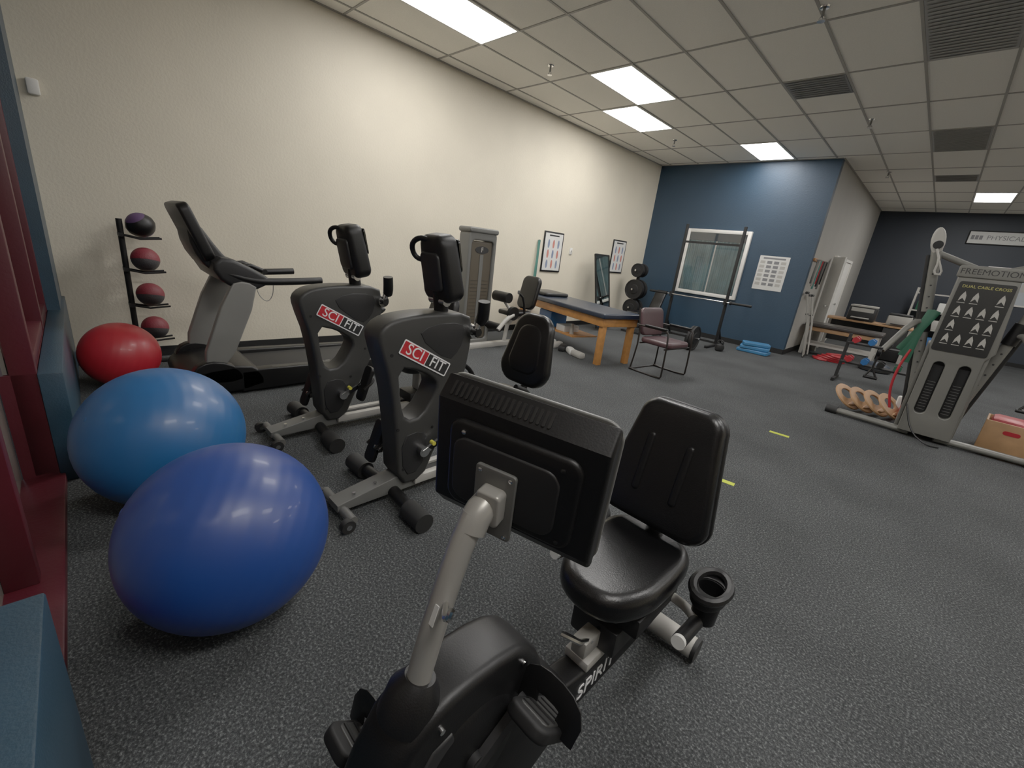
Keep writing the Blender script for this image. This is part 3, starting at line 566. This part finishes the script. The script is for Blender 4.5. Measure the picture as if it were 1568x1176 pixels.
tube('floor_cable',[(-.2,-.1,.35),(-.1,-.2,.1),(.05,-.25,.01),(.15,-.2,.01)],.008,BLK,g,6,sm=2)
bx('rear_base',(-.2,.42,0),(.2,.52,.07),CG,g,.01)
tube('top_bar',[(-.44,.07,1.88),(0,.2,1.72),(.44,.07,1.88)],.03,CG,g,sm=1)
GB=pm('band_green',(14,76,52),.55); RP=pm('red_plastic',(160,22,30),.4)
for i in range(3): tube('green_band_%d'%i,[(-.30+.02*i,.02,1.32),(-.34,.0,1.1),(-.35-.04*i,.0,.76+.06*i)],.034,GB,g,8,sm=1,flat=.2)
tube('red_band',[(-.34,.0,.9),(-.38,-.02,.7),(-.38,-.02,.45),(-.32,-.02,.25)],.012,RP,g,8,sm=2)
g=G('balance_boards',(-.20,6.66,0),.1)
for i in range(4):
    x=-.26+i*.14; M=frame((x,.0,.155),(.34,.94,.0),(-.75,.1,.7))
    prism('board_%d'%i,[(.23*cos(t),.18*sin(t)) for t in [j*pi/16 for j in range(32)]],.02,TAN,g,M,holes=[[(.12*cos(t),.07*sin(t)+.04) for t in [j*pi/10 for j in range(20)]]],bev=.004)
    prism('board_rim_%d'%i,[(.15*cos(t),.025*sin(t)-.10) for t in [j*pi/10 for j in range(20)]],.05,TAN,g,M,bev=.006)
bx('red_block',(.24,-.12,0),(.34,.1,.22),RP,g,.02); bx('white_block',(.2,.12,0),(.3,.2,.28),PAP,g,.02)
g=G('wooden_crate',(.90,6.52,0),-.1)
for i,(a,b) in enumerate((((-.2,-.19,0),(.2,-.175,.34)),((-.2,.175,0),(.2,.19,.34)),((-.2,-.175,0),(-.185,.175,.34)),((.185,-.175,0),(.2,.175,.34)),((-.185,-.175,0),(.185,.175,.015)))): bx('side_%d'%i,a,b,TAN,g,.003)
prism('grip',rrect(.12,.04,.019,0,.25),.004,RP,g,XZ(-.192)); bx('towel',(-.17,-.16,.25),(.17,.16,.37),RP,g,.04)
g=G('plastic_basket',(1.28,6.45,0))
prism('floor_pan',rrect(.30,.26,.03),.01,PAP,g,T((0,0,.01)))
for i in range(4): prism('rim_%d'%i,rrect(.32,.28,.03),.015,PAP,g,T((0,0,.03+i*.055)),holes=[rrect(.29,.25,.025)])
for i in range(9):
    for s in(-1,1): bx('rib_%d_%d'%(i,s),(-.145+i*.036-.005,s*.135-.004,.01),(-.145+i*.036+.005,s*.135+.004,.2),PAP,g)
for i in range(7):
    for s in(-1,1): bx('end_rib_%d_%d'%(i,s),(s*.152-.004,-.12+i*.04-.005,.01),(s*.152+.004,-.12+i*.04+.005,.2),PAP,g)
# dumbbell rack + step stool behind the cable machine
g=G('dumbbell_rack',(-.35,8.6,0))
for s in(-1,1): prism('end_frame_%d'%s,[(-.25,0),(.25,0),(.25,.05),(.08,.05),(.16,.75),(.08,.75),(-.02,.05),(-.25,.05)],.04,BLK2,g,YZ(s*.5))
for j,(y,zz) in enumerate(((.0,.30),(.08,.60))):
    bx('shelf_%d'%j,(-.5,y-.12,zz),(.5,y+.10,zz+.025),BLK2,g)
    for i in range(5):
        x=-.40+i*.2
        cyl('dumbbell_handle_%d%d'%(j,i),(x,y-.12,zz+.075),(x,y+.10,zz+.075),.014,CHR,g,10)
        for e in(-.11,.09): cyl('dumbbell_head_%d%d_%d'%(j,i,int(e*100)),(x,y+e-.03,zz+.075),(x,y+e+.03,zz+.075),.05,(RP,CB,BLK2,GB,MGR)[i],g,6)
# ---------------------------------------------------------------- floor tape
TP=pm('tape_yellow',(180,190,50),.5)
for (x,y,a) in((-.73,4.7,.1),(-.74,3.16,.15)):
    g=G('floor_tape',(x,y,0),a); bx('strip',(-.085,-.025,.0),(.085,.025,.0025),TP,g)
# ---------------------------------------------------------------- far right zone
g=G('treatment_table.001',(-1.22,11.1,0))
prism('top_pad',rrect(1.3,.66,.04),.07,pm('vinyl_brown',(46,41,39),.35),g,T((0,0,.62)),bev=.02); bx('frame',(-.55,-.28,.5),(.55,.28,.58),TAN,g,.01); bx('shelf',(-.6,-.28,.2),(.6,.28,.24),LGR,g)
for i,(x,y) in enumerate(((-.58,-.27),(.58,-.27),(-.58,.27),(.58,.27))): bx('leg_%d'%i,(x-.03,y-.03,0),(x+.03,y+.03,.58),LGR,g)
g=G('coiled_red_hose',(-1.14,10.5,0))
for j in range(4): tube('loop_%d'%j,[((.26-.03*j)*cos(t)+.04*j-.1,(.13+.02*j)*sin(t),.025+.035*j+.01*sin(2*t)) for t in [i*pi/8 for i in range(17)]],.022,RP,g,8,sm=1)
tube('tail',[(-.25,.0,.03),(-.34,-.1,.02),(-.25,-.2,.02),(-.1,-.18,.02)],.02,RP,g,8,sm=2)
g=G('balance_dome',(-.5,10.45,0)); ball('dome',(0,0,.05),.24,pm('dome_navy',(22,34,50),.4),g,.55,seg=32); lathe('platform',[(.2,.0),(.25,.02),(.25,.06),(.2,.06)],BLK2,g)
g=G('office_desk',(-1.0,12.6,0)); bx('top',(-.8,-.35,.72),(.8,.35,.76),TAN,g,.006)
for i,(x,y) in enumerate(((-.75,-.3),(.75,-.3),(-.75,.3),(.75,.3))): bx('leg_%d'%i,(x-.03,y-.03,0),(x+.03,y+.03,.72),LGR,g)
bx('drawer_unit',(.3,-.3,.02),(.72,.3,.71),DG2,g,.01); bx('modesty_panel',(-.72,.25,.2),(.3,.28,.71),DG2,g)
g=G('printer',(-1.15,12.5,.76)); bx('body',(-.25,-.22,0),(.25,.22,.30),DG2,g,.03); bx('lid',(-.24,-.2,.30),(.24,.2,.34),LGR,g,.012); bx('tray',(-.16,-.36,.06),(.16,-.2,.08),LGR,g,.005); bx('panel',(-.2,-.225,.2),(.2,-.219,.28),LGR,g)
g=G('printer.001',(-.5,12.55,.76)); bx('body',(-.2,-.2,0),(.2,.2,.22),LGR,g,.03); bx('lid',(-.19,-.19,.22),(.19,.19,.26),DG2,g,.012); bx('tray',(-.12,-.32,.04),(.12,-.19,.055),DG2,g,.005)
def crutch(name,x,y,ln,lean,m):
    g=G(name,(x,y,0)); 
    for s in(-1,1): tube('shaft_%d'%s,[(0,s*.012,.03),(-lean*.4,s*.045,ln*.55),(-lean,s*.05,ln)],.011,m,g,8)
    cyl('top_pad',(-lean,-.08,ln),(-lean,.08,ln),.025,RUB,g); cyl('hand_grip',(-lean*.6,-.05,ln*.68),(-lean*.6,.05,ln*.68),.018,RUB,g); cyl('tip',(0,0,0),(0,0,.05),.02,RUB,g)
crutch('crutch',-1.62,10.15,1.25,.26,SIL); crutch('crutch',-1.64,10.36,1.2,.24,SIL); crutch('crutch',-1.62,10.57,1.2,.24,LGR)
g=G('wall_band_rack',(XS,10.5,1.85)); bx('rail',(0,-.45,0),(.03,.5,.05),WOOD,g)
for i in range(7): 
    cyl('peg_%d'%i,(.03,-.4+i*.14,.02),(.1,-.4+i*.14,.03),.008,CHR,g,8)
    tube('band_%d'%i,[(.08,-.4+i*.14,.02),(.07,-.42+i*.14,-.25),(.06,-.38+i*.14,-.42-.05*(i%3))],.018,(MGR,LGR,TQ,RP,DG,MGR,BLK)[i],g,8,sm=1,flat=.4)
g=G('wall_sign',(.75,YF,3.02)); bx('board',(-.75,-.03,-.17),(1.0,0,.17),BLK2,g,.01); bx('face',(-.72,-.035,-.14),(.97,-.03,.14),PAP,g); text('sign_text','PHYSICAL THERAPY',.15,GT,g,XZ(-.037)@T((.27,0,0)))
for i in range(3): bx('sign_icon_%d'%i,(-.68+i*.075,-.038,-.05),(-.62+i*.075,-.035,.05),GT,g)
g=G('bulletin_board',(1.2,YF,1.9)); bx('frame',(-.6,-.03,-.45),(.6,0,.45),WHT,g,.01); bx('face',(-.56,-.033,-.41),(.56,-.03,.41),pm('board_grey',(166,174,180),.3),g)
for i in range(5): bx('note_%d'%i,(-.5+i*.2,-.036,-.1+.1*(i%3)),(-.36+i*.2,-.033,.1+.1*(i%3)),(PAP,TP,PAP,LGR,PAP)[i],g)
g=G('storage_shelf',(.2,15.9,0))
for i in range(4): bx('shelf_%d'%i,(-.7,-.2,.15+i*.45),(.7,.2,.18+i*.45),LGR,g)
for i,(x,y) in enumerate(((-.7,-.2),(.7,-.2),(-.7,.2),(.7,.2))): bx('upright_%d'%i,(x-.02,y-.02,0),(x+.02,y+.02,1.65),LGR,g)
for i in range(9): bx('item_%d'%i,(-.62+(i%3)*.42,-.15,.18+(i//3)*.45),(-.34+(i%3)*.42,.15,.42+(i//3)*.45),(PAP,CB,RP,DG2,LGR,TAN,GB,PAP,BLK)[i],g,.02)
# ---------------------------------------------------------------- world / view
wd=bpy.data.worlds.new('world'); S.world=wd; wd.use_nodes=True; wd.node_tree.nodes['Background'].inputs[0].default_value=(.5,.55,.6,1); wd.node_tree.nodes['Background'].inputs[1].default_value=.3
S.view_settings.view_transform='Standard'; S.view_settings.exposure=.2; S.view_settings.gamma=1.4
